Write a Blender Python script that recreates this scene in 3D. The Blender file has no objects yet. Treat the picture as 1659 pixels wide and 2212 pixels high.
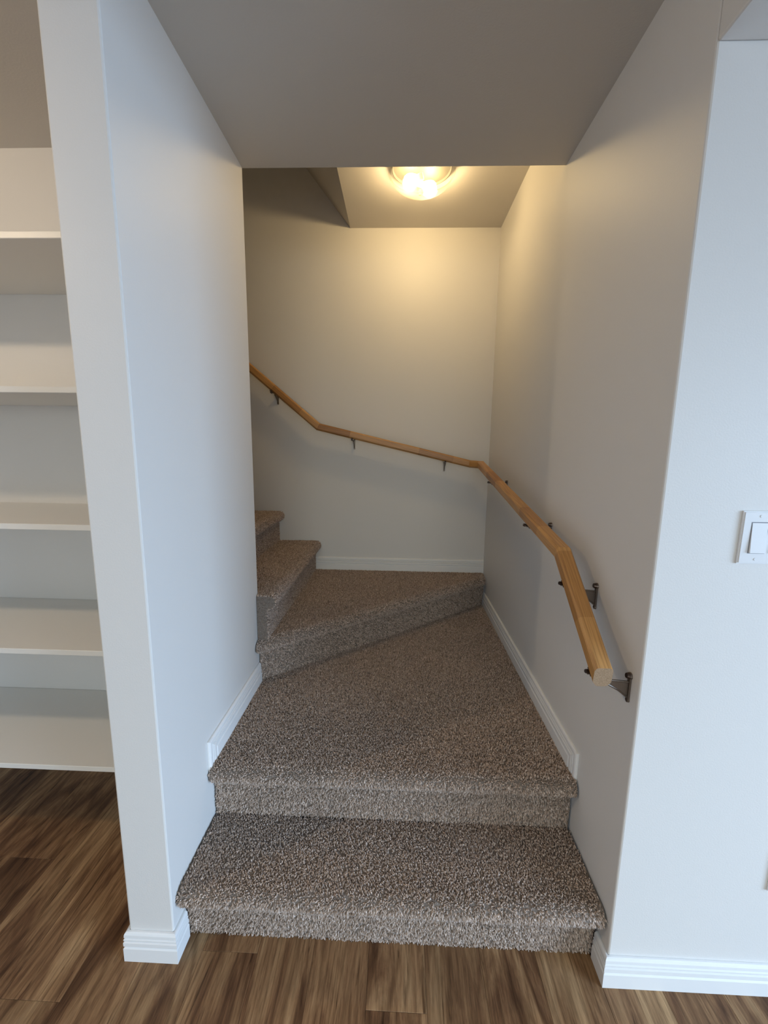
import bpy, bmesh, math, random
import numpy as np
from mathutils import Vector, Matrix

random.seed(7)
RNG = np.random.default_rng(11)
S = bpy.context.scene
C = S.collection

# ------------------------------------------------------------------ camera
cam_d = bpy.data.cameras.new('camera')
cam_o = bpy.data.objects.new('camera', cam_d)
C.objects.link(cam_o)
S.camera = cam_o
cam_d.sensor_fit = 'HORIZONTAL'
cam_d.sensor_width = 36.0
cam_d.lens = 36.0 * 895.935 / 1659.0
cam_d.clip_start = 0.02
_F = Vector((-0.03309561, 0.98694196, -0.15763963))
_R = Vector((0.9992831, 0.035577, 0.01294438))
_U = Vector((-0.0183837, 0.15709822, 0.98741186))
_M = Matrix((_R, _U, -_F)).transposed().to_4x4()
_M.translation = Vector((0.57498, -0.89397, 1.36984))
cam_o.matrix_world = _M

# ------------------------------------------------------------------ light and exposure
S.view_settings.view_transform = 'Standard'
S.view_settings.look = 'None'
S.view_settings.gamma = 1.0
S.view_settings.use_curve_mapping = False
S.view_settings.exposure = 0.08

world = bpy.data.worlds.new('overcast_sky')
S.world = world
world.use_nodes = True
bg = world.node_tree.nodes['Background']
bg.inputs['Color'].default_value = (0.62, 0.78, 1.0, 1)
bg.inputs['Strength'].default_value = 0.3

def assumed_window_light(name, loc, rot, sx, sy, power, col, spread):
    d = bpy.data.lights.new(name, 'AREA')
    d.shape = 'RECTANGLE'
    d.size, d.size_y = sx, sy
    d.energy = power
    d.color = col
    d.spread = math.radians(spread)
    o = bpy.data.objects.new(name, d)
    C.objects.link(o)
    o.location = loc
    o.rotation_euler = rot
    return o

DAY = (0.514, 0.728, 1.0)
RX0, RX1, RY0 = -2.4, 4.2, -4.0          # room extents behind the camera
# sky light falls into the room downwards: area lights at the assumed windows are tilted towards the floor
P_PATIO, P_REAR = 162, 28
assumed_window_light('daylight_assumed_patio_window', (RX1 + 0.12, -2.1, 1.15), (0, math.radians(90 - 29), 0), 1.8, 2.6, P_PATIO, DAY, 130)
assumed_window_light('daylight_assumed_rear_window', (0.9, RY0 - 0.12, 1.45), (math.radians(90 - 38), 0, 0), 2.2, 1.2, P_REAR, (0.92, 1.0, 0.94), 115)

# ------------------------------------------------------------------ dimensions (metres)
W, T = 1.136, 0.12
YL, YB, YC = 0.736, 1.726, 0.624
HS, HC, HB = 2.338, 2.611, 2.098
H = 0.19
X4, RUN = 0.05, 0.235
XSL, SLOPE = 0.271, 1.237                 # where the stair ceiling starts to slope up, and how steeply

# ------------------------------------------------------------------ materials
def new_mat(name):
    m = bpy.data.materials.new(name)
    m.use_nodes = True
    nt = m.node_tree
    return m, nt, nt.nodes['Principled BSDF']

def N(nt, typ, **kw):
    n = nt.nodes.new(typ)
    for k, v in kw.items():
        setattr(n, k, v)
    return n

def ramp(nt, stops, interp='LINEAR'):
    r = N(nt, 'ShaderNodeValToRGB')
    r.color_ramp.interpolation = interp
    el = r.color_ramp.elements
    while len(el) < len(stops):
        el.new(0.5)
    for e, (p, c) in zip(el, stops):
        e.position = p
        e.color = (*c, 1)
    return r

def paint(name, col, rough=0.6, bump=0.05, scale=260):
    m, nt, b = new_mat(name)
    b.inputs['Base Color'].default_value = (*col, 1)
    b.inputs['Roughness'].default_value = rough
    b.inputs['Specular IOR Level'].default_value = 0.35
    if bump:
        tc = N(nt, 'ShaderNodeTexCoord')
        no = N(nt, 'ShaderNodeTexNoise')
        no.inputs['Scale'].default_value = scale
        no.inputs['Detail'].default_value = 3
        bp = N(nt, 'ShaderNodeBump')
        bp.inputs['Strength'].default_value = bump
        bp.inputs['Distance'].default_value = 0.002
        nt.links.new(tc.outputs['Object'], no.inputs['Vector'])
        nt.links.new(no.outputs['Fac'], bp.inputs['Height'])
        nt.links.new(bp.outputs['Normal'], b.inputs['Normal'])
    return m

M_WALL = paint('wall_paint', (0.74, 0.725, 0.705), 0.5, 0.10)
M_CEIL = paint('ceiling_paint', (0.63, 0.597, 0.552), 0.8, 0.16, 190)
M_TRIM = paint('trim_paint', (0.82, 0.82, 0.82), 0.35, 0.0)
M_SHELF = paint('shelf_melamine', (0.80, 0.785, 0.75), 0.35, 0.0)
M_PLASTIC = paint('switch_plastic', (0.80, 0.81, 0.83), 0.25, 0.0)
M_DARKGAP = paint('dark_gap', (0.05, 0.05, 0.055), 0.6, 0.0)

def wood_floor():
    m, nt, b = new_mat('laminate_oak')
    L = nt.links.new
    tc = N(nt, 'ShaderNodeTexCoord')
    oi = N(nt, 'ShaderNodeObjectInfo')
    mul = N(nt, 'ShaderNodeVectorMath', operation='SCALE')
    comb = N(nt, 'ShaderNodeCombineXYZ')
    L(oi.outputs['Random'], comb.inputs[0]); L(oi.outputs['Random'], comb.inputs[1]); L(oi.outputs['Random'], comb.inputs[2])
    mul.inputs['Scale'].default_value = 37.0
    L(comb.outputs[0], mul.inputs[0])
    add = N(nt, 'ShaderNodeVectorMath', operation='ADD')
    L(tc.outputs['Object'], add.inputs[0]); L(mul.outputs[0], add.inputs[1])
    def grain(sx, sy, detail, dist, rough=0.6):
        mp = N(nt, 'ShaderNodeMapping')
        mp.inputs['Scale'].default_value = (sx, sy, 1)
        no = N(nt, 'ShaderNodeTexNoise')
        no.inputs['Scale'].default_value = 1
        no.inputs['Detail'].default_value = detail
        no.inputs['Roughness'].default_value = rough
        no.inputs['Distortion'].default_value = dist
        L(add.outputs[0], mp.inputs[0]); L(mp.outputs[0], no.inputs['Vector'])
        return no.outputs['Fac']
    broad = grain(12, 2.0, 6, 1.2, 0.62)
    fine = grain(260, 15.0, 4, 0.3, 0.7)
    streak = grain(52, 3.6, 4, 1.2)
    # cathedral figure: rings of a stretched, bent field
    figs = N(nt, 'ShaderNodeMath', operation='MULTIPLY'); figs.inputs[1].default_value = 95
    fig0 = grain(7.0, 0.7, 1, 0.35, 0.4)
    L(fig0, figs.inputs[0])
    sn = N(nt, 'ShaderNodeMath', operation='SINE'); L(figs.outputs[0], sn.inputs[0])
    r1 = ramp(nt, [(0.27, (0.060, 0.026, 0.012)), (0.42, (0.165, 0.083, 0.040)), (0.54, (0.285, 0.162, 0.080)), (0.72, (0.46, 0.295, 0.155))])
    L(broad, r1.inputs[0])
    r2 = ramp(nt, [(0.30, (0.45, 0.42, 0.40)), (0.62, (1.12, 1.10, 1.08))])
    L(fine, r2.inputs[0])
    mx = N(nt, 'ShaderNodeMix', data_type='RGBA', blend_type='MULTIPLY'); mx.inputs[0].default_value = 0.75
    L(r1.outputs[0], mx.inputs[6]); L(r2.outputs[0], mx.inputs[7])
    r3 = ramp(nt, [(0.31, (0.20, 0.15, 0.12)), (0.40, (1, 1, 1))])
    L(streak, r3.inputs[0])
    mx2 = N(nt, 'ShaderNodeMix', data_type='RGBA', blend_type='MULTIPLY'); mx2.inputs[0].default_value = 0.8
    L(mx.outputs[2], mx2.inputs[6]); L(r3.outputs[0], mx2.inputs[7])
    r4 = ramp(nt, [(0.0, (0.45, 0.40, 0.36)), (0.35, (1, 1, 1))])
    mr = N(nt, 'ShaderNodeMapRange'); mr.inputs[1].default_value = -1; mr.inputs[2].default_value = 1
    L(sn.outputs[0], mr.inputs[0]); L(mr.outputs[0], r4.inputs[0])
    mx3 = N(nt, 'ShaderNodeMix', data_type='RGBA', blend_type='MULTIPLY'); mx3.inputs[0].default_value = 0.5
    L(mx2.outputs[2], mx3.inputs[6]); L(r4.outputs[0], mx3.inputs[7])
    # knots
    mpk = N(nt, 'ShaderNodeMapping'); mpk.inputs['Scale'].default_value = (6.5, 2.6, 1)
    vo = N(nt, 'ShaderNodeTexVoronoi'); vo.inputs['Scale'].default_value = 1.0
    L(add.outputs[0], mpk.inputs[0]); L(mpk.outputs[0], vo.inputs['Vector'])
    r5 = ramp(nt, [(0.03, (0.12, 0.08, 0.06)), (0.085, (1, 1, 1))])
    L(vo.outputs['Distance'], r5.inputs[0])
    mx4 = N(nt, 'ShaderNodeMix', data_type='RGBA', blend_type='MULTIPLY'); mx4.inputs[0].default_value = 0.8
    L(mx3.outputs[2], mx4.inputs[6]); L(r5.outputs[0], mx4.inputs[7])
    # plank to plank variation
    hs = N(nt, 'ShaderNodeHueSaturation')
    mr2 = N(nt, 'ShaderNodeMapRange'); mr2.inputs[3].default_value = 0.82; mr2.inputs[4].default_value = 1.15
    L(oi.outputs['Random'], mr2.inputs[0]); L(mr2.outputs[0], hs.inputs['Value'])
    L(mx4.outputs[2], hs.inputs['Color'])
    L(hs.outputs[0], b.inputs['Base Color'])
    b.inputs['Roughness'].default_value = 0.5
    b.inputs['Specular IOR Level'].default_value = 0.25
    bp = N(nt, 'ShaderNodeBump'); bp.inputs['Strength'].default_value = 0.12; bp.inputs['Distance'].default_value = 0.001
    L(fine, bp.inputs['Height']); L(bp.outputs[0], b.inputs['Normal'])
    return m
M_FLOOR = wood_floor()

def wood_rail():
    m, nt, b = new_mat('finger_jointed_oak')
    L = nt.links.new
    tc = N(nt, 'ShaderNodeTexCoord')
    oi = N(nt, 'ShaderNodeObjectInfo')
    sep = N(nt, 'ShaderNodeSeparateXYZ'); L(tc.outputs['Object'], sep.inputs[0])
    # staves about 0.2 m long
    dv = N(nt, 'ShaderNodeMath', operation='MULTIPLY'); dv.inputs[1].default_value = 4.7; L(sep.outputs[0], dv.inputs[0])
    ad = N(nt, 'ShaderNodeMath', operation='ADD'); L(dv.outputs[0], ad.inputs[0]); L(oi.outputs['Random'], ad.inputs[1])
    fl = N(nt, 'ShaderNodeMath', operation='FLOOR'); L(ad.outputs[0], fl.inputs[0])
    wn = N(nt, 'ShaderNodeTexWhiteNoise', noise_dimensions='1D'); L(fl.outputs[0], wn.inputs['W'])
    base = ramp(nt, [(0.0, (0.38, 0.178, 0.052)), (0.3, (0.49, 0.250, 0.080)), (1.0, (0.56, 0.300, 0.102))])
    L(wn.outputs['Value'], base.inputs[0])
    mp = N(nt, 'ShaderNodeMapping'); mp.inputs['Scale'].default_value = (7, 230, 230)
    L(tc.outputs['Object'], mp.inputs[0])
    no = N(nt, 'ShaderNodeTexNoise'); no.inputs['Scale'].default_value = 1; no.inputs['Detail'].default_value = 4
    L(mp.outputs[0], no.inputs['Vector'])
    r = ramp(nt, [(0.35, (0.62, 0.55, 0.48)), (0.6, (1.08, 1.08, 1.08))]); L(no.outputs['Fac'], r.inputs[0])
    mx = N(nt, 'ShaderNodeMix', data_type='RGBA', blend_type='MULTIPLY'); mx.inputs[0].default_value = 0.7
    L(base.outputs[0], mx.inputs[6]); L(r.outputs[0], mx.inputs[7])
    L(mx.outputs[2], b.inputs['Base Color'])
    b.inputs['Roughness'].default_value = 0.4
    return m
M_RAIL = wood_rail()

def end_grain():
    m, nt, b = new_mat('oak_end_grain')
    tc = N(nt, 'ShaderNodeTexCoord'); no = N(nt, 'ShaderNodeTexNoise'); no.inputs['Scale'].default_value = 500
    r = ramp(nt, [(0.35, (0.27, 0.175, 0.10)), (0.65, (0.40, 0.27, 0.165))])
    nt.links.new(tc.outputs['Object'], no.inputs['Vector']); nt.links.new(no.outputs['Fac'], r.inputs[0])
    nt.links.new(r.outputs[0], b.inputs['Base Color'])
    b.inputs['Roughness'].default_value = 0.6
    return m
M_END = end_grain()

def metal(name, col, rough):
    m, nt, b = new_mat(name)
    b.inputs['Base Color'].default_value = (*col, 1)
    b.inputs['Metallic'].default_value = 0.85
    tc = N(nt, 'ShaderNodeTexCoord'); no = N(nt, 'ShaderNodeTexNoise'); no.inputs['Scale'].default_value = 300
    mr = N(nt, 'ShaderNodeMapRange'); mr.inputs[3].default_value = rough - 0.08; mr.inputs[4].default_value = rough + 0.08
    nt.links.new(tc.outputs['Object'], no.inputs['Vector']); nt.links.new(no.outputs['Fac'], mr.inputs[0])
    nt.links.new(mr.outputs[0], b.inputs['Roughness'])
    return m
M_BRONZE = metal('antique_bronze', (0.20, 0.165, 0.14), 0.38)
M_SCREW = metal('dark_bronze_screw', (0.085, 0.06, 0.05), 0.35)
M_NICKEL = metal('lamp_metal', (0.42, 0.34, 0.25), 0.4)

def carpet(name, attr):
    m, nt, b = new_mat(name)
    if attr:
        a = N(nt, 'ShaderNodeAttribute'); a.attribute_name = 'tuft_color'
        nt.links.new(a.outputs['Color'], b.inputs['Base Color'])
    else:
        tc = N(nt, 'ShaderNodeTexCoord'); no = N(nt, 'ShaderNodeTexNoise'); no.inputs['Scale'].default_value = 220
        r = ramp(nt, [(0.3, (0.15, 0.12, 0.10)), (0.7, (0.24, 0.20, 0.17))])
        nt.links.new(tc.outputs['Object'], no.inputs['Vector']); nt.links.new(no.outputs['Fac'], r.inputs[0])
        nt.links.new(r.outputs[0], b.inputs['Base Color'])
    b.inputs['Roughness'].default_value = 0.9
    b.inputs['Specular IOR Level'].default_value = 0.15
    b.inputs['Sheen Weight'].default_value = 0.28
    b.inputs['Sheen Roughness'].default_value = 0.5
    return m
M_CARPET = carpet('carpet_backing', False)
M_PILE = carpet('carpet_pile_yarn', True)

def glass_dome():
    m = bpy.data.materials.new('frosted_lamp_glass'); m.use_nodes = True
    nt = m.node_tree; nt.nodes.clear()
    out = N(nt, 'ShaderNodeOutputMaterial')
    tr = N(nt, 'ShaderNodeBsdfTransparent'); tr.inputs[0].default_value = (0.98, 0.95, 0.88, 1)
    tl = N(nt, 'ShaderNodeBsdfTranslucent'); tl.inputs[0].default_value = (0.95, 0.90, 0.78, 1)
    rf = N(nt, 'ShaderNodeBsdfRefraction'); rf.inputs['IOR'].default_value = 1.3; rf.inputs['Roughness'].default_value = 0.3
    rf.inputs[0].default_value = (1.0, 0.96, 0.86, 1)
    gl = N(nt, 'ShaderNodeBsdfGlossy'); gl.inputs['Roughness'].default_value = 0.15
    m0 = N(nt, 'ShaderNodeMixShader'); m0.inputs[0].default_value = 0.012
    m1 = N(nt, 'ShaderNodeMixShader'); m1.inputs[0].default_value = 0.036
    m2 = N(nt, 'ShaderNodeMixShader'); m2.inputs[0].default_value = 0.04
    L = nt.links.new
    L(tr.outputs[0], m0.inputs[1]); L(rf.outputs[0], m0.inputs[2])
    L(m0.outputs[0], m1.inputs[1]); L(tl.outputs[0], m1.inputs[2])
    L(m1.outputs[0], m2.inputs[1]); L(gl.outputs[0], m2.inputs[2]); L(m2.outputs[0], out.inputs[0])
    return m
M_DOME = glass_dome()

def emitter(name, col, strength):
    m = bpy.data.materials.new(name); m.use_nodes = True
    nt = m.node_tree; nt.nodes.clear()
    out = N(nt, 'ShaderNodeOutputMaterial'); e = N(nt, 'ShaderNodeEmission')
    e.inputs[0].default_value = (*col, 1); e.inputs[1].default_value = strength
    nt.links.new(e.outputs[0], out.inputs[0])
    return m
BULB1, BULB2 = 142.0, 410.0
M_BULB = emitter('warm_bulb', (1.0, 0.738, 0.381), BULB1)
M_BULB2 = emitter('warm_bulb_assumed_lamp', (1.0, 0.797, 0.579), BULB2)  # bulbs of the assumed, unseen room lamp

# ------------------------------------------------------------------ mesh helpers
def link(name, me, mat, parent=None):
    o = bpy.data.objects.new(name, me)
    C.objects.link(o)
    if mat is not None:
        if isinstance(mat, (list, tuple)):
            for mm in mat: me.materials.append(mm)
        else:
            me.materials.append(mat)
    if parent is not None:
        o.parent = parent
    return o

def from_bm(name, bm, mat, parent=None, smooth=False):
    bmesh.ops.recalc_face_normals(bm, faces=bm.faces[:])
    me = bpy.data.meshes.new(name)
    bm.to_mesh(me); bm.free()
    if smooth:
        for p in me.polygons: p.use_smooth = True
    return link(name, me, mat, parent)

def bm_box(bm, lo, hi, M=None):
    vs = []
    for z in (lo[2], hi[2]):
        for x, y in ((lo[0], lo[1]), (hi[0], lo[1]), (hi[0], hi[1]), (lo[0], hi[1])):
            v = Vector((x, y, z))
            vs.append(bm.verts.new(M @ v if M else v))
    fs = [(3, 2, 1, 0), (4, 5, 6, 7), (0, 1, 5, 4), (1, 2, 6, 5), (2, 3, 7, 6), (3, 0, 4, 7)]
    return vs, [bm.faces.new([vs[i] for i in f]) for f in fs]

def box(name, lo, hi, mat, parent=None, bevel=0.0, seg=2, vertical_only=False):
    bm = bmesh.new()
    bm_box(bm, lo, hi)
    if bevel:
        es = bm.edges[:]
        if vertical_only:
            es = [e for e in es if abs(e.verts[0].co.z - e.verts[1].co.z) > 0.01]
        bmesh.ops.bevel(bm, geom=es, offset=bevel, segments=seg, affect='EDGES', profile=0.5)
    return from_bm(name, bm, mat, parent)

def prism(name, pts, axis, a, b, mat, parent=None, bevel=0.0):
    """polygon pts in the plane normal to axis, extruded from a to b"""
    bm = bmesh.new()
    def mk(p, t):
        if axis == 0: return (t, p[0], p[1])
        if axis == 1: return (p[0], t, p[1])
        return (p[0], p[1], t)
    A = [bm.verts.new(mk(p, a)) for p in pts]
    B = [bm.verts.new(mk(p, b)) for p in pts]
    bm.faces.new(A); bm.faces.new(B[::-1])
    n = len(pts)
    for i in range(n):
        bm.faces.new((A[i], B[i], B[(i + 1) % n], A[(i + 1) % n]))
    if bevel:
        bmesh.ops.bevel(bm, geom=bm.edges[:], offset=bevel, segments=2, affect='EDGES')
    return from_bm(name, bm, mat, parent)

def bm_cyl(bm, p0, p1, r0, r1=None, n=16, cap=True):
    r1 = r0 if r1 is None else r1
    p0, p1 = Vector(p0), Vector(p1)
    d = (p1 - p0).normalized()
    u = d.orthogonal().normalized(); v = d.cross(u)
    A, B = [], []
    for i in range(n):
        a = 2 * math.pi * i / n
        w = u * math.cos(a) + v * math.sin(a)
        A.append(bm.verts.new(p0 + w * r0)); B.append(bm.verts.new(p1 + w * r1))
    for i in range(n):
        bm.faces.new((A[i], A[(i + 1) % n], B[(i + 1) % n], B[i]))
    if cap:
        bm.faces.new(A[::-1]); bm.faces.new(B)

def bm_lathe(bm, prof, center, n=48, closed=False):
    rings = []
    for r, z in prof:
        if r < 1e-6:
            rings.append([bm.verts.new((center[0], center[1], center[2] + z))])
        else:
            rings.append([bm.verts.new((center[0] + r * math.cos(2 * math.pi * i / n), center[1] + r * math.sin(2 * math.pi * i / n), center[2] + z)) for i in range(n)])
    for a, b in zip(rings[:-1], rings[1:]):
        for i in range(n):
            j = (i + 1) % n
            if len(a) == 1 and len(b) == 1: continue
            if len(a) == 1: bm.faces.new((a[0], b[i], b[j]))
            elif len(b) == 1: bm.faces.new((a[i], a[j], b[0]))
            else: bm.faces.new((a[i], a[j], b[j], b[i]))

def empty(name, loc=(0, 0, 0)):
    o = bpy.data.objects.new(name, None)
    C.objects.link(o); o.location = loc
    o.empty_display_size = 0.1
    return o

def tag(o, label, cat, group=None):
    o['label'] = label; o['category'] = cat
    if group: o['group'] = group
    return o

def struct(o, label=None):
    o['kind'] = 'structure'
    if label: o['label'] = label
    return o

# ------------------------------------------------------------------ room shell
floor = struct(box('floor', (RX0, RY0, -0.06), (RX1, YL - 0.1, -0.011), M_DARKGAP), 'brown wood laminate floor of long planks running towards the stairs')

# planks
PW, PL = 0.1515, 1.22
def plank_mesh(length):
    bm = bmesh.new()
    g = 0.0002
    w, l, t, c = PW / 2 - g, length / 2 - g, 0.010, 0.0006
    lo = [(-w, -l), (w, -l), (w, l), (-w, l)]
    hi = [(-w + c, -l + c), (w - c, -l + c), (w - c, l - c), (-w + c, l - c)]
    b0 = [bm.verts.new((x, y, -t)) for x, y in lo]
    b1 = [bm.verts.new((x, y, -c)) for x, y in lo]
    b2 = [bm.verts.new((x, y, 0)) for x, y in hi]
    bm.faces.new(b0[::-1]); bm.faces.new(b2)
    for i in range(4):
        j = (i + 1) % 4
        bm.faces.new((b0[i], b0[j], b1[j], b1[i])); bm.faces.new((b1[i], b1[j], b2[j], b2[i]))
    bmesh.ops.recalc_face_normals(bm, faces=bm.faces[:])
    me = bpy.data.meshes.new('plank'); bm.to_mesh(me); bm.free()
    me.materials.append(M_FLOOR)
    return me
full_plank = plank_mesh(PL)
joint_known = {0: -0.082, -8: 0.246, -7: -0.42, 1: 0.31, -1: -0.55, 2: -0.62, -2: -0.3, 3: -0.38, -3: 0.02, 4: -0.75, -4: -0.62, -5: 0.36, -6: -0.1}
col = 0
k0 = math.floor((RX0 - 0.518) / PW); k1 = math.ceil((RX1 - 0.518) / PW)
YEND = 0.62
for k in range(k0 + 1, k1 - 1):
    x = 0.518 + PW * (k + 0.5)
    j = joint_known.get(k, random.uniform(-1.1, 0.1))
    ymax = YEND if x < -T + 0.08 else (0.075 if x < W + 0.05 else -0.001)
    y = j
    while y + 1e-6 < ymax: y += PL
    # walk from the stair end backwards
    top = ymax
    y -= PL
    while top > -2.2:
        lo_y = y
        if top - lo_y > 0.03:
            ln = top - lo_y
            me = full_plank if abs(ln - PL) < 1e-6 else plank_mesh(ln)
            o = bpy.data.objects.new('plank', me); C.objects.link(o)
            o.location = (x, (top + lo_y) / 2, 0); o.parent = floor
        top = lo_y; y -= PL
# far part of the room floor, never in view: one joined surface
rest = box('plank_surface', (RX0 + 0.02, RY0 + 0.02, -0.0109), (RX1 - 0.02, -3.5, -0.0005), M_FLOOR, floor)
rest['kind'] = 'stuff'

struct(box('wall_left', (-T, 0, 0), (0, YL, HS), M_WALL, bevel=0.004, vertical_only=True), 'white partition wall left of the stair opening')
struct(box('wall_right', (W, 0, 0), (RX1, YB + 0.12, HS + 0.4), M_WALL, bevel=0.004, vertical_only=True), 'white wall right of the stairs')
struct(box('wall_back', (-1.5, YB, 0), (W, YB + 0.12, 4.9), M_WALL), 'white wall at the turn of the stairs')
struct(box('wall_closet_back', (RX0, YC, 0), (-T, YL, HS), M_WALL), 'back wall of the shelf niche')
struct(box('wall_stair_upper', (-1.5, YL - 0.10, HS + 0.273), (XSL + 0.3, YL, 4.9), M_WALL))
struct(box('stair_light_block', (-1.6, YL, 0), (-1.5, YB, 4.9), M_WALL))  # unseen closing slab, added to stop light leaking into the stairwell
struct(box('wall_room_left', (RX0 - 0.1, RY0, 0), (RX0, YL, HS), M_WALL))
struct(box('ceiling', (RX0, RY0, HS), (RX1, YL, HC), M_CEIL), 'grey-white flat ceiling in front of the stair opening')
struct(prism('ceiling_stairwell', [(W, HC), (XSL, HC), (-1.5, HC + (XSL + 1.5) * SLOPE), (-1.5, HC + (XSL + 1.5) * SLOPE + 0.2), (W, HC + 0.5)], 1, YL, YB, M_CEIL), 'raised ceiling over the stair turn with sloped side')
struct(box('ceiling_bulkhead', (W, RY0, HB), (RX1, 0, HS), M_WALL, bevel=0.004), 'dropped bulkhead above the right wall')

# closet side wall
struct(box('wall_closet_left', (-1.62, 0, 0), (-1.5, YC, HS), M_WALL))

# room wall with assumed patio window (right) and rear wall with assumed window, both unseen
def wall_with_hole(name, axis, pos, thick, a0, a1, z1, h0, h1, hz0, hz1):
    bm = bmesh.new()
    rects = [(a0, h0, 0, z1), (h1, a1, 0, z1), (h0, h1, 0, hz0), (h0, h1, hz1, z1)]
    for u0, u1, v0, v1 in rects:
        if u1 - u0 < 1e-4 or v1 - v0 < 1e-4: continue
        if axis == 0: bm_box(bm, (pos, u0, v0), (pos + thick, u1, v1))
        else: bm_box(bm, (u0, pos, v0), (u1, pos + thick, v1))
    return struct(from_bm(name, bm, M_WALL))
wall_with_hole('wall_room_right', 0, RX1, 0.06, RY0, 0.0, HB, -3.4, -0.8, 0.06, 2.05)
wall_with_hole('wall_rear', 1, RY0 - 0.06, 0.06, RX0, RX1, HS, -0.25, 2.05, 0.72, 2.08)
def assumed_window_frame(name, axis, pos, u0, u1, z0, z1, n):
    bm = bmesh.new(); w = 0.045
    def bar(a0, a1, b0, b1):
        if axis == 0: bm_box(bm, (pos, a0, b0), (pos + 0.05, a1, b1))
        else: bm_box(bm, (a0, pos, b0), (a1, pos + 0.05, b1))
    bar(u0, u1, z0, z0 + w); bar(u0, u1, z1 - w, z1)
    for i in range(n + 1):
        c = u0 + (u1 - u0 - w) * i / n
        bar(c, c + w, z0 + w, z1 - w)
    return struct(from_bm(name, bm, M_TRIM))
assumed_window_frame('assumed_window_1', 0, RX1 + 0.002, -3.4, -0.8, 0.06, 2.05, 2)
assumed_window_frame('assumed_window_2', 1, RY0 - 0.055, -0.25, 2.05, 0.72, 2.08, 3)

# ------------------------------------------------------------------ baseboards
# profile: (height from the bottom, depth from the wall)
BB_H = 0.086
BB = [(0, 0.0), (0, 0.0125), (0.040, 0.0125), (0.0435, 0.0080), (0.047, 0.0118), (0.058, 0.0118), (0.0605, 0.0072), (0.063, 0.0108),
      (0.067, 0.0108), (0.0695, 0.0068), (0.072, 0.0100), (0.080, 0.0095), (0.084, 0.0075), (BB_H, 0.0045), (BB_H, 0.0)]

def sweep_base(name, path, z0, label=None, flip=False):
    """baseboard along a plan polyline on the wall face; the board grows to the left of travel (right when flip)"""
    bm = bmesh.new()
    pts = [Vector((p[0], p[1])) for p in path]
    nrm = []
    for a, b in zip(pts[:-1], pts[1:]):
        d = (b - a).normalized(); n = Vector((-d.y, d.x))
        nrm.append(-n if flip else n)
    rows = []
    for i, p in enumerate(pts):
        if i == 0: m = nrm[0]
        elif i == len(pts) - 1: m = nrm[-1]
        else:
            s = nrm[i - 1] + nrm[i]; m = s / s.dot(nrm[i])
        rows.append([bm.verts.new((p.x + m.x * d, p.y + m.y * d, z0 + h)) for h, d in BB])
    k = len(BB)
    for a, b in zip(rows[:-1], rows[1:]):
        for i in range(k):
            j = (i + 1) % k
            bm.faces.new((a[i], b[i], b[j], a[j]))
    bm.faces.new(rows[0]); bm.faces.new(rows[-1][::-1])
    return struct(from_bm(name, bm, M_TRIM), label)

e = 0.0005
sweep_base('baseboard_left', [(-T - e, YC - 0.01), (-T - e, -e), (e, -e), (e, 0.052)], 0, 'white grooved baseboard wrapping the end of the left wall', flip=True)
sweep_base('baseboard_right', [(W - e, 0.052), (W - e, -e), (RX1 - 0.02, -e)], 0, 'white grooved baseboard along the foot of the right wall', flip=True)
sweep_base('baseboard_back', [(X4 - 0.04, YB - e), (W - 0.001, YB - e)], 3 * H - 0.006, 'white baseboard on the back wall above the winder tread', flip=True)

def sweep_landing(name, X, sgn, y_front, y_back, z0, z_low, label):
    """board along a side wall of the landing, mitred down at its front end"""
    bm = bmesh.new()
    rows = [[], [], []]
    for h, d in BB:
        off = BB_H - h                       # inset from the outer (top/front) edge
        x = X + sgn * d
        zt = z0 + BB_H - off
        rows[0].append(bm.verts.new((x, y_back, zt)))
        rows[1].append(bm.verts.new((x, y_front + off, zt)))
        rows[2].append(bm.verts.new((x, y_front + off, z_low)))
    k = len(BB)
    for a, b in zip(rows[:-1], rows[1:]):
        for i in range(k):
            j = (i + 1) % k
            f = (a[i], b[i], b[j], a[j])
            try: bm.faces.new(f)
            except ValueError: pass
    bm.faces.new(rows[0]); bm.faces.new(rows[-1][::-1])
    return struct(from_bm(name, bm, M_TRIM), label)
sweep_landing('baseboard_landing_left', e, 1, 0.236, 0.715, 2 * H - 0.006, 2 * H - 0.02, 'white baseboard on the left wall beside the landing')
sweep_landing('baseboard_landing_right', W - e, -1, 0.246, 1.655, 2 * H - 0.006, 2 * H - 0.02, 'white baseboard on the right wall beside the landing')

# ------------------------------------------------------------------ shelves in the niche
shelf_words = ['topmost', 'second from the top', 'middle', 'second from the bottom', 'lowest']
extra = ['white shelf high above eye level, topmost in the niche left of the stairs',
         'white shelf second from the top in the niche left of the stairs',
         'white shelf third from the top, middle one in the niche left of the stairs',
         'white shelf fourth from the top in the niche left of the stairs',
         'lowest white shelf in the left niche, just above the wood floor']
for z, lab in zip((1.897, 1.516, 1.138, 0.757, 0.369), extra):
    o = box('shelf', (-1.499, 0.226, z - 0.017), (-T - 0.001, YC - 0.001, z), M_SHELF, bevel=0.0012, seg=1)
    tag(o, lab, 'shelf', 'shelves in the niche')

# ------------------------------------------------------------------ carpeted staircase
stair = empty('carpeted_staircase', (W / 2, 0.054, 0))
tag(stair, 'staircase in flecked brown-grey carpet with rounded nosings, turning up to the left', 'staircase')
STAIR_INV = Matrix.Translation((-W / 2, -0.054, 0))

def isect(n, o, P0, axis, val):
    """plan point on the line n.(P-P0)=o where coordinate axis equals val"""
    c = n[0] * P0[0] + n[1] * P0[1] + o
    if axis == 0: return (val, (c - n[0] * val) / n[1])
    return ((c - n[1] * val) / n[0], val)

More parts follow.
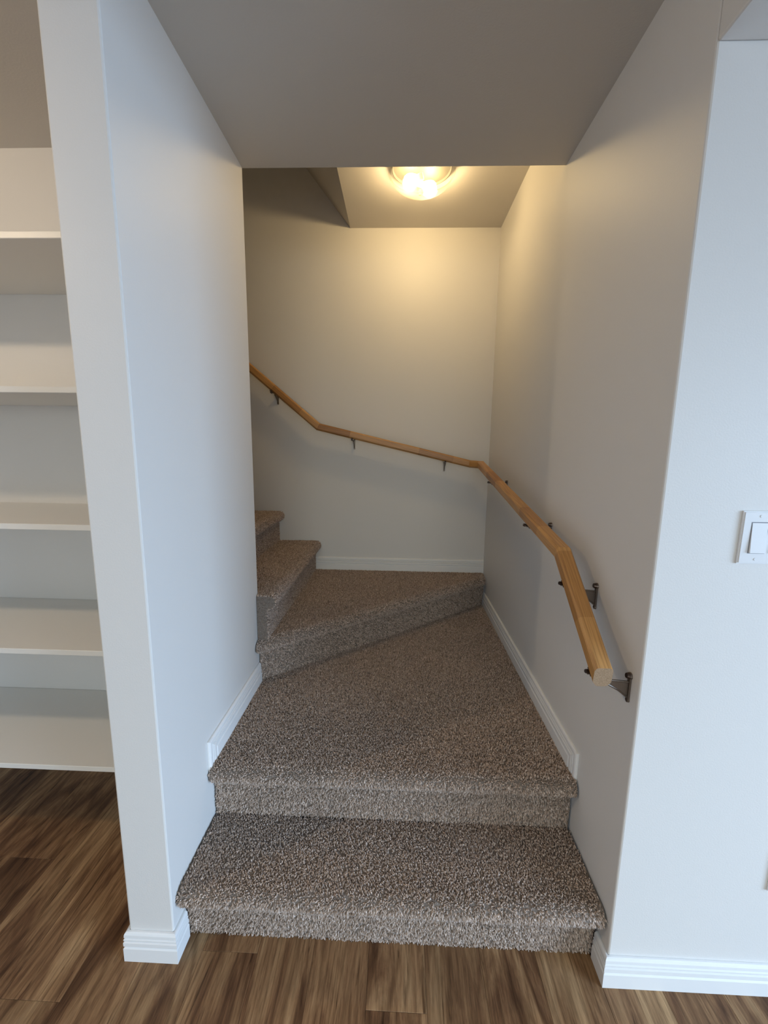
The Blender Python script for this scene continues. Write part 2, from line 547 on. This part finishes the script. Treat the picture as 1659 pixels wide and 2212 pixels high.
def nose_profile(ov, zb, zt, r=0.025):
    pr = [(0, zb), (0, zb + 0.06), (0, zt - 0.058), (0.004, zt - 0.052), (ov * 0.45, zt - 0.050)]
    cx, cz = ov - r, zt - r
    for a in range(-75, 91, 15):
        t = math.radians(a)
        pr.append((cx + r * math.cos(t), cz + r * math.sin(t)))
    pr.append((-0.03, zt))
    return pr

def tri_area(tri):
    return 0.5 * np.linalg.norm(np.cross(tri[:, 1] - tri[:, 0], tri[:, 2] - tri[:, 0]), axis=1)

TUFT_COLS = np.array([(0.40, 0.325, 0.265), (0.31, 0.245, 0.195), (0.50, 0.43, 0.37), (0.20, 0.155, 0.12), (0.60, 0.535, 0.48), (0.37, 0.315, 0.275)])
TUFT_P = np.array([0.28, 0.24, 0.18, 0.13, 0.06, 0.11])

def smooth_field(P, seed):
    r = np.random.default_rng(seed)
    f = np.zeros((len(P), 2))
    for k in range(10):
        wv = r.normal(size=3) * (3 + 1.6 * k); ph = r.uniform(0, 6.28, 2); am = 1.0 / (1 + 0.25 * k)
        d = P @ wv
        f[:, 0] += am * np.sin(d + ph[0]); f[:, 1] += am * np.sin(d * 1.13 + ph[1])
    return f / 3.0

def make_pile(step, verts, tris, density, seed, keep=None, clamp=None):
    V = np.array(verts); tri = V[np.array(tris)]
    A = tri_area(tri)
    r = np.random.default_rng(seed)
    n = int(A.sum() * density)
    # stratified over the triangles
    cum = np.cumsum(A) / A.sum()
    fi = np.searchsorted(cum, (np.arange(n) + r.random(n)) / n).clip(0, len(A) - 1)
    t = tri[fi]
    a, b = r.random(n), r.random(n)
    m = a + b > 1; a[m] = 1 - a[m]; b[m] = 1 - b[m]
    P = t[:, 0] + a[:, None] * (t[:, 1] - t[:, 0]) + b[:, None] * (t[:, 2] - t[:, 0])
    Nn = np.cross(t[:, 1] - t[:, 0], t[:, 2] - t[:, 0]); Nn /= np.linalg.norm(Nn, axis=1)[:, None]
    if keep is not None:
        k = keep(P); P, Nn = P[k], Nn[k]; n = len(P)
    up = np.where(np.abs(Nn[:, 2:3]) > 0.9, np.array([[1.0, 0, 0]]), np.array([[0, 0, 1.0]]))
    U = np.cross(up, Nn); U /= np.linalg.norm(U, axis=1)[:, None]
    Vv = np.cross(Nn, U)
    fld = smooth_field(P, 5)
    lean = r.normal(size=(n, 2)) * 0.32 + fld * 0.50
    hgt = r.uniform(0.0065, 0.0100, n)
    D = Nn + lean[:, :1] * U + lean[:, 1:] * Vv
    D[:, 2] -= 0.25 * (np.abs(Nn[:, 2]) < 0.5)       # pile on risers droops
    D /= np.linalg.norm(D, axis=1)[:, None]
    rad = r.uniform(0.0012, 0.0019, n)
    th0 = r.uniform(0, 6.28, n)
    out = np.empty((n, 7, 3), np.float32)
    base = P - Nn * 0.001
    for i in range(3):
        th = th0 + i * 2.0944
        dr = np.cos(th)[:, None] * U + np.sin(th)[:, None] * Vv
        out[:, i] = base + dr * (rad * 0.9)[:, None]
        th = th + 0.7
        dr = np.cos(th)[:, None] * U + np.sin(th)[:, None] * Vv
        out[:, 3 + i] = base + D * (hgt * 0.72)[:, None] + dr * (rad * 1.15)[:, None]
    out[:, 6] = base + D * hgt[:, None]
    if clamp is not None:
        (x0, x1), (y0, y1) = clamp
        out[:, :, 0] = out[:, :, 0].clip(x0, x1); out[:, :, 1] = out[:, :, 1].clip(y0, y1)
        out[:, :, 2] = np.maximum(out[:, :, 2], 0.0005)
    # tufts beside the free wall corner stay on their own side of it
    wx, wy = 0.001 - W / 2, YL + 0.001 - 0.054
    hit = (out[:, :, 0] < wx) & (out[:, :, 1] < wy)
    front = (base[:, 0] > wx - 0.0005)[:, None] & hit
    out[:, :, 0] = np.where(front, wx, out[:, :, 0])
    out[:, :, 1] = np.where(hit & ~front, wy, out[:, :, 1])
    fidx = np.array([[0, 1, 3], [1, 4, 3], [1, 2, 4], [2, 5, 4], [2, 0, 5], [0, 3, 5], [3, 4, 6], [4, 5, 6], [5, 3, 6]])
    F = (np.arange(n)[:, None, None] * 7 + fidx[None]).reshape(-1, 3).astype(np.int32)
    me = bpy.data.meshes.new('carpet_pile')
    me.vertices.add(n * 7); me.vertices.foreach_set('co', out.reshape(-1))
    me.loops.add(len(F) * 3); me.loops.foreach_set('vertex_index', F.reshape(-1))
    me.polygons.add(len(F))
    me.polygons.foreach_set('loop_start', np.arange(0, len(F) * 3, 3, dtype=np.int32))
    me.update(calc_edges=True)
    ci = r.choice(len(TUFT_COLS), n, p=TUFT_P)
    cc = TUFT_COLS[ci] * np.array([1.24, 1.16, 1.14]) * r.uniform(0.8, 1.2, (n, 1))
    cols = np.ones((n, 7, 4), np.float32)
    cols[:, :, :3] = cc[:, None]
    at = me.attributes.new('tuft_color', 'FLOAT_COLOR', 'POINT')
    at.data.foreach_set('color', cols.reshape(-1))
    o = link('carpet_pile', me, M_PILE, step)
    o['kind'] = 'stuff'
    return o, n

TOTAL = 0
def make_step(P0, n, ov, zb, zt, endA, endB, back, seed, cap=False, keep=None, density=72000, clamp=None):
    """P0, n: riser line in plan and its outward normal; endA/endB: (axis, value) planes where it stops; back: plan points behind"""
    global TOTAL
    pr = nose_profile(ov, zb, zt)
    verts, quads = [], []
    A, B = [], []
    for o, z in pr:
        a = isect(n, o, P0, *endA); b = isect(n, o, P0, *endB)
        A.append(len(verts)); verts.append((a[0], a[1], z))
        B.append(len(verts)); verts.append((b[0], b[1], z))
    for i in range(len(pr) - 1):
        quads.append((A[i], B[i], B[i + 1], A[i + 1]))
    poly = [A[-1], B[-1]]
    for p in back:
        poly.append(len(verts)); verts.append((p[0], p[1], zt))
    quads.append(tuple(poly))
    if cap:
        c = [A[i] for i in range(len(pr))]
        verts.append((0.002, endA[1], zt)); verts.append((0.002, endA[1], zb))
        quads.append(tuple(c[::-1] + [len(verts) - 1, len(verts) - 2]))
    # local to the staircase empty
    lv = [tuple(STAIR_INV @ Vector(v)) for v in verts]
    bm = bmesh.new()
    bv = [bm.verts.new(v) for v in lv]
    for q in quads: bm.faces.new([bv[i] for i in q])
    # orientation: tread must face up
    bm.normal_update()
    bm.faces.ensure_lookup_table()
    tread = bm.faces[len(pr) - 1]
    if tread.normal.z < 0:
        for f in bm.faces: f.normal_flip()
    tb = bm.copy()
    bmesh.ops.triangulate(tb, faces=tb.faces[:])
    tb.verts.index_update()
    tv = [v.co[:] for v in tb.verts]; tt = [[v.index for v in f.verts] for f in tb.faces]
    tb.free()
    me = bpy.data.meshes.new('step'); bm.to_mesh(me); bm.free()
    st = link('step', me, M_CARPET, stair)
    kf = None
    if keep is not None:
        kf = lambda Q: keep(Q + np.array([W / 2, 0.054, 0]))
    cl = None
    if clamp is not None:
        cl = ((clamp[0][0] - W / 2, clamp[0][1] - W / 2), (clamp[1][0] - 0.054, clamp[1][1] - 0.054))
    o, cnt = make_pile(st, tv, tt, density, seed, kf, cl)
    TOTAL += cnt
    return st

g = 0.004
CL = ((0.001, W - 0.001), (-1, YB - 0.001))
in_w = lambda P: (P[:, 0] > 0.006) & (P[:, 0] < W - 0.006)
make_step((0, 0.064), (0, -1), 0.046, 0.001, H - 0.008, (0, g), (0, W - g), [(W - g, 0.262), (g, 0.262)], 1, keep=in_w, clamp=CL)
d3 = Vector((1.112, 0.935)).normalized(); n3 = (d3.y, -d3.x)
P3 = (0.012, 0.727)
# landing (tread of the second step) reaches to the diagonal riser
la = isect(n3, -0.01, P3, 0, g); lb = isect(n3, -0.01, P3, 0, W - g)
make_step((0, 0.267), (0, -1), 0.040, H - 0.008, 2 * H - 0.008, (0, g), (0, W - g), [lb, la], 2, keep=in_w, clamp=CL)
make_step(P3, n3, 0.034, 2 * H - 0.008, 3 * H - 0.008, (0, g), (0, W - g), [(W - g, YB - g), (g, YB - g)], 3, keep=lambda P: in_w(P) & (P[:, 1] < YB - 0.006), clamp=CL)
def keep4(P): return ((P[:, 0] > 0.004) | (P[:, 1] > YL + 0.006)) & (P[:, 1] < YB - 0.006)
make_step((X4 - 0.008, 0), (1, 0), 0.036, 3 * H - 0.008, 4 * H - 0.008, (1, 0.712), (1, YB - g),
          [(X4 - RUN - 0.02, YB - g), (X4 - RUN - 0.02, YL + g), (g, YL + g), (g, 0.712)], 4, cap=True, keep=keep4, clamp=((-5, 5), (0, YB - 0.001)))
keep5 = lambda P: (P[:, 1] > YL + 0.006) & (P[:, 1] < YB - 0.006)
for i in range(1, 5):
    x = X4 - 0.008 - RUN * i
    make_step((x, 0), (1, 0), 0.036, (3 + i) * H - 0.008, (4 + i) * H - 0.008, (1, YL + g), (1, YB - g),
              [(x - RUN - 0.012, YB - g), (x - RUN - 0.012, YL + g)], 4 + i, keep=keep5, clamp=((-5, 5), (YL + 0.001, YB - 0.001)), density=72000 if i < 2 else 12000)
print('tufts', TOTAL)

# ------------------------------------------------------------------ handrail
rail = empty('handrail', (W - 0.075, 0.023, 0.844))
tag(rail, 'honey oak wall handrail in mitred sections with bronze brackets, climbing around the stair corner', 'handrail')
RINV = Matrix.Translation((-(W - 0.075), -0.023, -0.844))
XR, YR = W - 0.075, YB - 0.075
NODES = [Vector((XR, 0.020, 0.842)), Vector((XR, 0.309, 1.065)), Vector((XR, 1.598, 1.266)), Vector((XR - 0.053, YR, 1.268)), Vector((0.086, YR, 1.478)), Vector((-0.85, YR, 2.262))]
def rail_prof():
    w, h = 0.0215, 0.0215
    c, t = 0.0095, 0.0062
    pts = [(-w + c, -h), (w - c, -h), (w, -h + c), (w, h - t), (w - t, h), (-w + t, h), (-w, h - t), (-w, -h + c)]
    return pts
RP = rail_prof()
def seg_axes(a, b):
    d = (b - a).normalized()
    s = d.cross(Vector((0, 0, 1))).normalized()
    return d, s, s.cross(d)
def plane_hit(p, d, o, nrm):
    return p + d * ((o - p).dot(nrm) / d.dot(nrm))
for i in range(len(NODES) - 1):
    a, b = NODES[i], NODES[i + 1]
    d, s, u = seg_axes(a, b)
    na = Vector((0, 0.99, 0.14)).normalized() if i == 0 else (d + (a - NODES[i - 1]).normalized()).normalized()
    nb = d if i == len(NODES) - 2 else (d + (NODES[i + 2] - b).normalized()).normalized()
    R = Matrix((d, s, u)).transposed()
    Ri = R.transposed()
    bm = bmesh.new()
    A, B = [], []
    for px, pz in RP:
        p = a + s * px + u * pz
        A.append(bm.verts.new(Ri @ (plane_hit(p, d, a, na) - a)))
        B.append(bm.verts.new(Ri @ (plane_hit(p, d, b, nb) - a)))
    k = len(RP)
    for j in range(k):
        bm.faces.new((A[j], A[(j + 1) % k], B[(j + 1) % k], B[j]))
    ca, cb = bm.faces.new(A[::-1]), bm.faces.new(B)
    if i == 0: ca.material_index = 1
    es = [ed for ed in bm.edges if abs((ed.verts[0].co - ed.verts[1].co).normalized().x) > 0.9]
    bmesh.ops.bevel(bm, geom=es, offset=0.0014, segments=2, affect='EDGES')
    o = from_bm('rail_section', bm, [M_RAIL, M_END], rail)
    o.matrix_local = RINV @ (Matrix.Translation(a) @ R.to_4x4())

def bracket(foot, out, along, rail_c, rail_u):
    """foot: wall point level with the rail centre; out: from wall to rail; along: horizontal along wall"""
    up = Vector((0, 0, 1))
    M = Matrix((out, along, up)).transposed().to_4x4(); M.translation = foot
    # local x: away from wall, y: along, z: up, origin = wall point at the height of the rail centre
    bm = bmesh.new()
    # wall plate: slim upright with rounded ends
    for (z, r) in ((-0.080, 0.006), (-0.018, 0.0085)):
        bm_cyl(bm, (0.0006, 0, z), (0.005, 0, z), r, r * 0.9, 14)
    bm_box(bm, (0.0006, -0.0052, -0.080), (0.0048, 0.0052, -0.018))
    pl = from_bm('bracket', bm, M_BRONZE, rail)
    pl.matrix_local = RINV @ M
    # tapering web with raised rims
    bm = bmesh.new()
    top = [(0.004, -0.034), (0.025, -0.032), (0.052, -0.030), (0.070, -0.0285)]
    bot = [(0.004, -0.073), (0.025, -0.056), (0.050, -0.0425), (0.070, -0.0350)]
    for pts in (top, bot):
        for (x0, z0), (x1, z1) in zip(pts[:-1], pts[1:]):
            bm_cyl(bm, (x0, 0, z0), (x1, 0, z1), 0.0026, None, 8)
    for sy in (-0.0011, 0.0011):
        vs_t = [bm.verts.new((x, sy, z)) for x, z in top]; vs_b = [bm.verts.new((x, sy, z)) for x, z in bot]
        for j in range(3): bm.faces.new((vs_t[j], vs_t[j + 1], vs_b[j + 1], vs_b[j]))
    link_o = from_bm('arm', bm, M_BRONZE, pl, smooth=False)
    # saddle strap under the rail, tilted with the rail
    Mt = Matrix.Translation((0.075, 0, 0)) @ Matrix.Rotation(-math.atan2(rail_u.dot(along), rail_u.z), 4, 'X')
    bm = bmesh.new()
    zb = -0.0215
    bm_box(bm, (-0.017, -0.011, zb - 0.0042), (0.017, 0.011, zb - 0.0005), Mt)
    for sx in (-1, 1):
        bm_box(bm, (min(sx * 0.014, sx * 0.0225), -0.006, zb - 0.0042), (max(sx * 0.014, sx * 0.0225), 0.006, zb - 0.0005), Mt)
    bm_cyl(bm, Mt @ Vector((0, 0, zb - 0.004)), Mt @ Vector((0, 0, zb - 0.012)), 0.008, 0.006, 12)
    from_bm('saddle', bm, M_BRONZE, pl)
    # screws
    for nm, p0, p1, r in (('screw', (0.0045, 0, -0.018), (0.0115, 0, -0.017), 0.0085), ('screw', (0.0045, 0, -0.078), (0.0062, 0, -0.078), 0.0035)):
        bm = bmesh.new()
        bm_cyl(bm, p0, p1, r, r * 0.7, 14)
        from_bm(nm, bm, M_SCREW, pl)
    bm = bmesh.new()
    bm_cyl(bm, Mt @ Vector((0.0195, 0, zb - 0.001)), Mt @ Vector((0.0265, 0, zb + 0.001)), 0.0058, 0.0048, 12)
    from_bm('screw', bm, M_SCREW, pl)
    return pl

def on_rail(i, key, val):
    a, b = NODES[i], NODES[i + 1]
    t = (val - a[key]) / (b[key] - a[key])
    d, s, u = seg_axes(a, b)
    return a + (b - a) * t, u
for i, y in ((0, 0.038), (0, 0.237), (1, 0.61), (1, 1.255)):
    c, u = on_rail(i, 1, y)
    bracket(Vector((W, c.y, c.z)), Vector((-1, 0, 0)), Vector((0, -1, 0)), c, u)
for i, x in ((3, 0.860), (3, 0.297), (4, -0.178)):
    c, u = on_rail(i, 0, x)
    bracket(Vector((c.x, YB, c.z)), Vector((0, -1, 0)), Vector((1, 0, 0)), c, u)

# ------------------------------------------------------------------ ceiling light
LC = (0.655, 1.185, HC)
lamp = empty('ceiling_light', LC)
tag(lamp, 'lit round flush ceiling light with frosted glass bowl over the stair turn', 'light')
def lathe_part(name, prof, mat, parent=lamp, n=56, smooth=True, center=(0, 0, 0)):
    bm = bmesh.new(); bm_lathe(bm, prof, center, n)
    return from_bm(name, bm, mat, parent, smooth)
lathe_part('base_pan', [(0, -0.001), (0.134, -0.001), (0.138, -0.006), (0.136, -0.018), (0.131, -0.020), (0.128, -0.010), (0, -0.009)], paint('lamp_pan_darkened', (0.05, 0.045, 0.035), 0.6, 0), smooth=False)  # pan colour darkened to hold down the bulbs' glare on it
rim, dep = 0.150, 0.074
prof = []
for i in range(0, 15):
    t = i / 14 * math.pi / 2
    prof.append(((rim - 0.010) * math.cos(t) ** 0.9 if i < 14 else 0.0, -0.036 - dep * math.sin(t)))
outer = [(rim, -0.028), (rim + 0.001, -0.032), (rim - 0.003, -0.036)] + prof
lathe_part('glass_bowl', outer, M_DOME)
for k in range(3):
    a = math.radians(-35 + 120 * k - (0 if k else 0))
    a = [math.radians(-38), math.radians(218), math.radians(90)][k]
    bm = bmesh.new()
    Mk = Matrix.Rotation(a, 4, 'Z')
    bm_box(bm, (rim - 0.008, -0.006, -0.042), (rim + 0.004, 0.006, -0.038), Mk)
    bm_box(bm, (rim + 0.002, -0.006, -0.042), (rim + 0.0045, 0.006, -0.012), Mk)
    bm_box(bm, (0.134, -0.006, -0.015), (rim + 0.0045, 0.006, -0.012), Mk)
    from_bm('clip', bm, M_NICKEL, lamp)
for (bx, by, ang) in ((-0.046, 0.0, 160), (0.036, 0.050, 20)):
    bm = bmesh.new()
    pts = [(0.0, 0.034), (0.014, 0.032), (0.024, 0.024), (0.0285, 0.011), (0.0275, 0.0), (0.022, -0.014), (0.015, -0.026)]
    bm_lathe(bm, pts + [(0.0, -0.026)], (0, 0, 0), 16)
    b = from_bm('bulb', bm, M_BULB, lamp, True)
    Rb = Matrix.Rotation(math.radians(ang), 4, 'Z') @ Matrix.Rotation(math.radians(100), 4, 'Y')
    b.matrix_local = Matrix.Translation((bx, by, -0.062)) @ Rb
    bm = bmesh.new(); bm_cyl(bm, (0, 0, -0.0265), (0, 0, -0.055), 0.0135, 0.0155, 14)
    from_bm('socket', bm, M_TRIM, b)

# assumed copy of the fixture, unseen, added before the shelves to light them and the wall ends
def copy_tree(o, parent=None):
    c = o.copy(); C.objects.link(c)
    if parent is not None:
        c.parent = parent
    for ch in [x for x in C.objects if x.parent == o]:
        copy_tree(ch, c)
    return c
assumed_lamp = copy_tree(lamp)
for ch in [x for x in C.objects if x.parent == assumed_lamp and x.name.startswith('bulb')]:
    ch.material_slots[0].link = 'OBJECT'; ch.material_slots[0].material = M_BULB2
assumed_lamp.location = (-1.15, -0.72, HS)
assumed_lamp['label'] = 'assumed unseen round flush ceiling light of the room, above the floor before the shelves'

# ------------------------------------------------------------------ light switch and outlet
def plate(name, x0, z0, w, h, label, cat):
    root = empty(name, (x0 + w / 2, 0, z0))
    tag(root, label, cat)
    bm = bmesh.new()
    bm_box(bm, (-w / 2, -0.0065, 0), (w / 2, -0.0004, h))
    fe = [ed for ed in bm.edges if all(v.co.y < -0.006 for v in ed.verts)]
    bmesh.ops.bevel(bm, geom=fe, offset=0.0025, segments=2, affect='EDGES')
    from_bm('cover_plate', bm, M_PLASTIC, root)
    return root
sw = plate('light_switch', 1.3045, 1.130, 0.116, 0.114, 'white double rocker light switch on the right wall', 'switch')
for k, sx in enumerate((-0.023, 0.023)):
    bm = bmesh.new(); bm_box(bm, (sx - 0.0178, -0.0068, 0.0230), (sx + 0.0178, -0.006, 0.0910))
    gap = from_bm('rocker_frame', bm, paint('gap_grey_%d' % k, (0.22, 0.23, 0.26), 0.6, 0), sw)
    bm = bmesh.new()
    x0, x1, z0, z1, zm = sx - 0.0160, sx + 0.0160, 0.0248, 0.0892, 0.057
    f = [(-0.0068, z0), (-0.0115, z0), (-0.0090, zm), (-0.0072, z1), (-0.0066, z1)]
    A = [bm.verts.new((x0, y, z)) for y, z in f]; B = [bm.verts.new((x1, y, z)) for y, z in f]
    bm.faces.new(A); bm.faces.new(B[::-1])
    for j in range(5): bm.faces.new((A[j], B[j], B[(j + 1) % 5], A[(j + 1) % 5]))
    from_bm('rocker', bm, M_PLASTIC, sw)
    for z in (0.0105, 0.1035):
        bm = bmesh.new(); bm_cyl(bm, (sx, -0.0063, z), (sx, -0.0075, z), 0.0032, 0.0026, 12)
        from_bm('screw', bm, M_PLASTIC, sw)
ou = plate('wall_outlet', 1.4965, 0.306, 0.070, 0.114, 'white wall outlet low on the right wall, cut by the picture edge', 'outlet')
for z in (0.036, 0.078):
    bm = bmesh.new(); bm_box(bm, (-0.0165, -0.0085, z - 0.0145), (0.0165, -0.006, z + 0.0145))
    soc = from_bm('socket_face', bm, M_PLASTIC, ou)
    for sx in (-0.0065, 0.0065):
        bm = bmesh.new(); bm_box(bm, (sx - 0.0012, -0.0087, z - 0.002), (sx + 0.0012, -0.0084, z + 0.007))
        from_bm('slot', bm, M_DARKGAP, soc)
bm = bmesh.new(); bm_cyl(bm, (0, -0.006, 0.057), (0, -0.0075, 0.057), 0.003, 0.0025, 12)
from_bm('screw', bm, M_PLASTIC, ou)
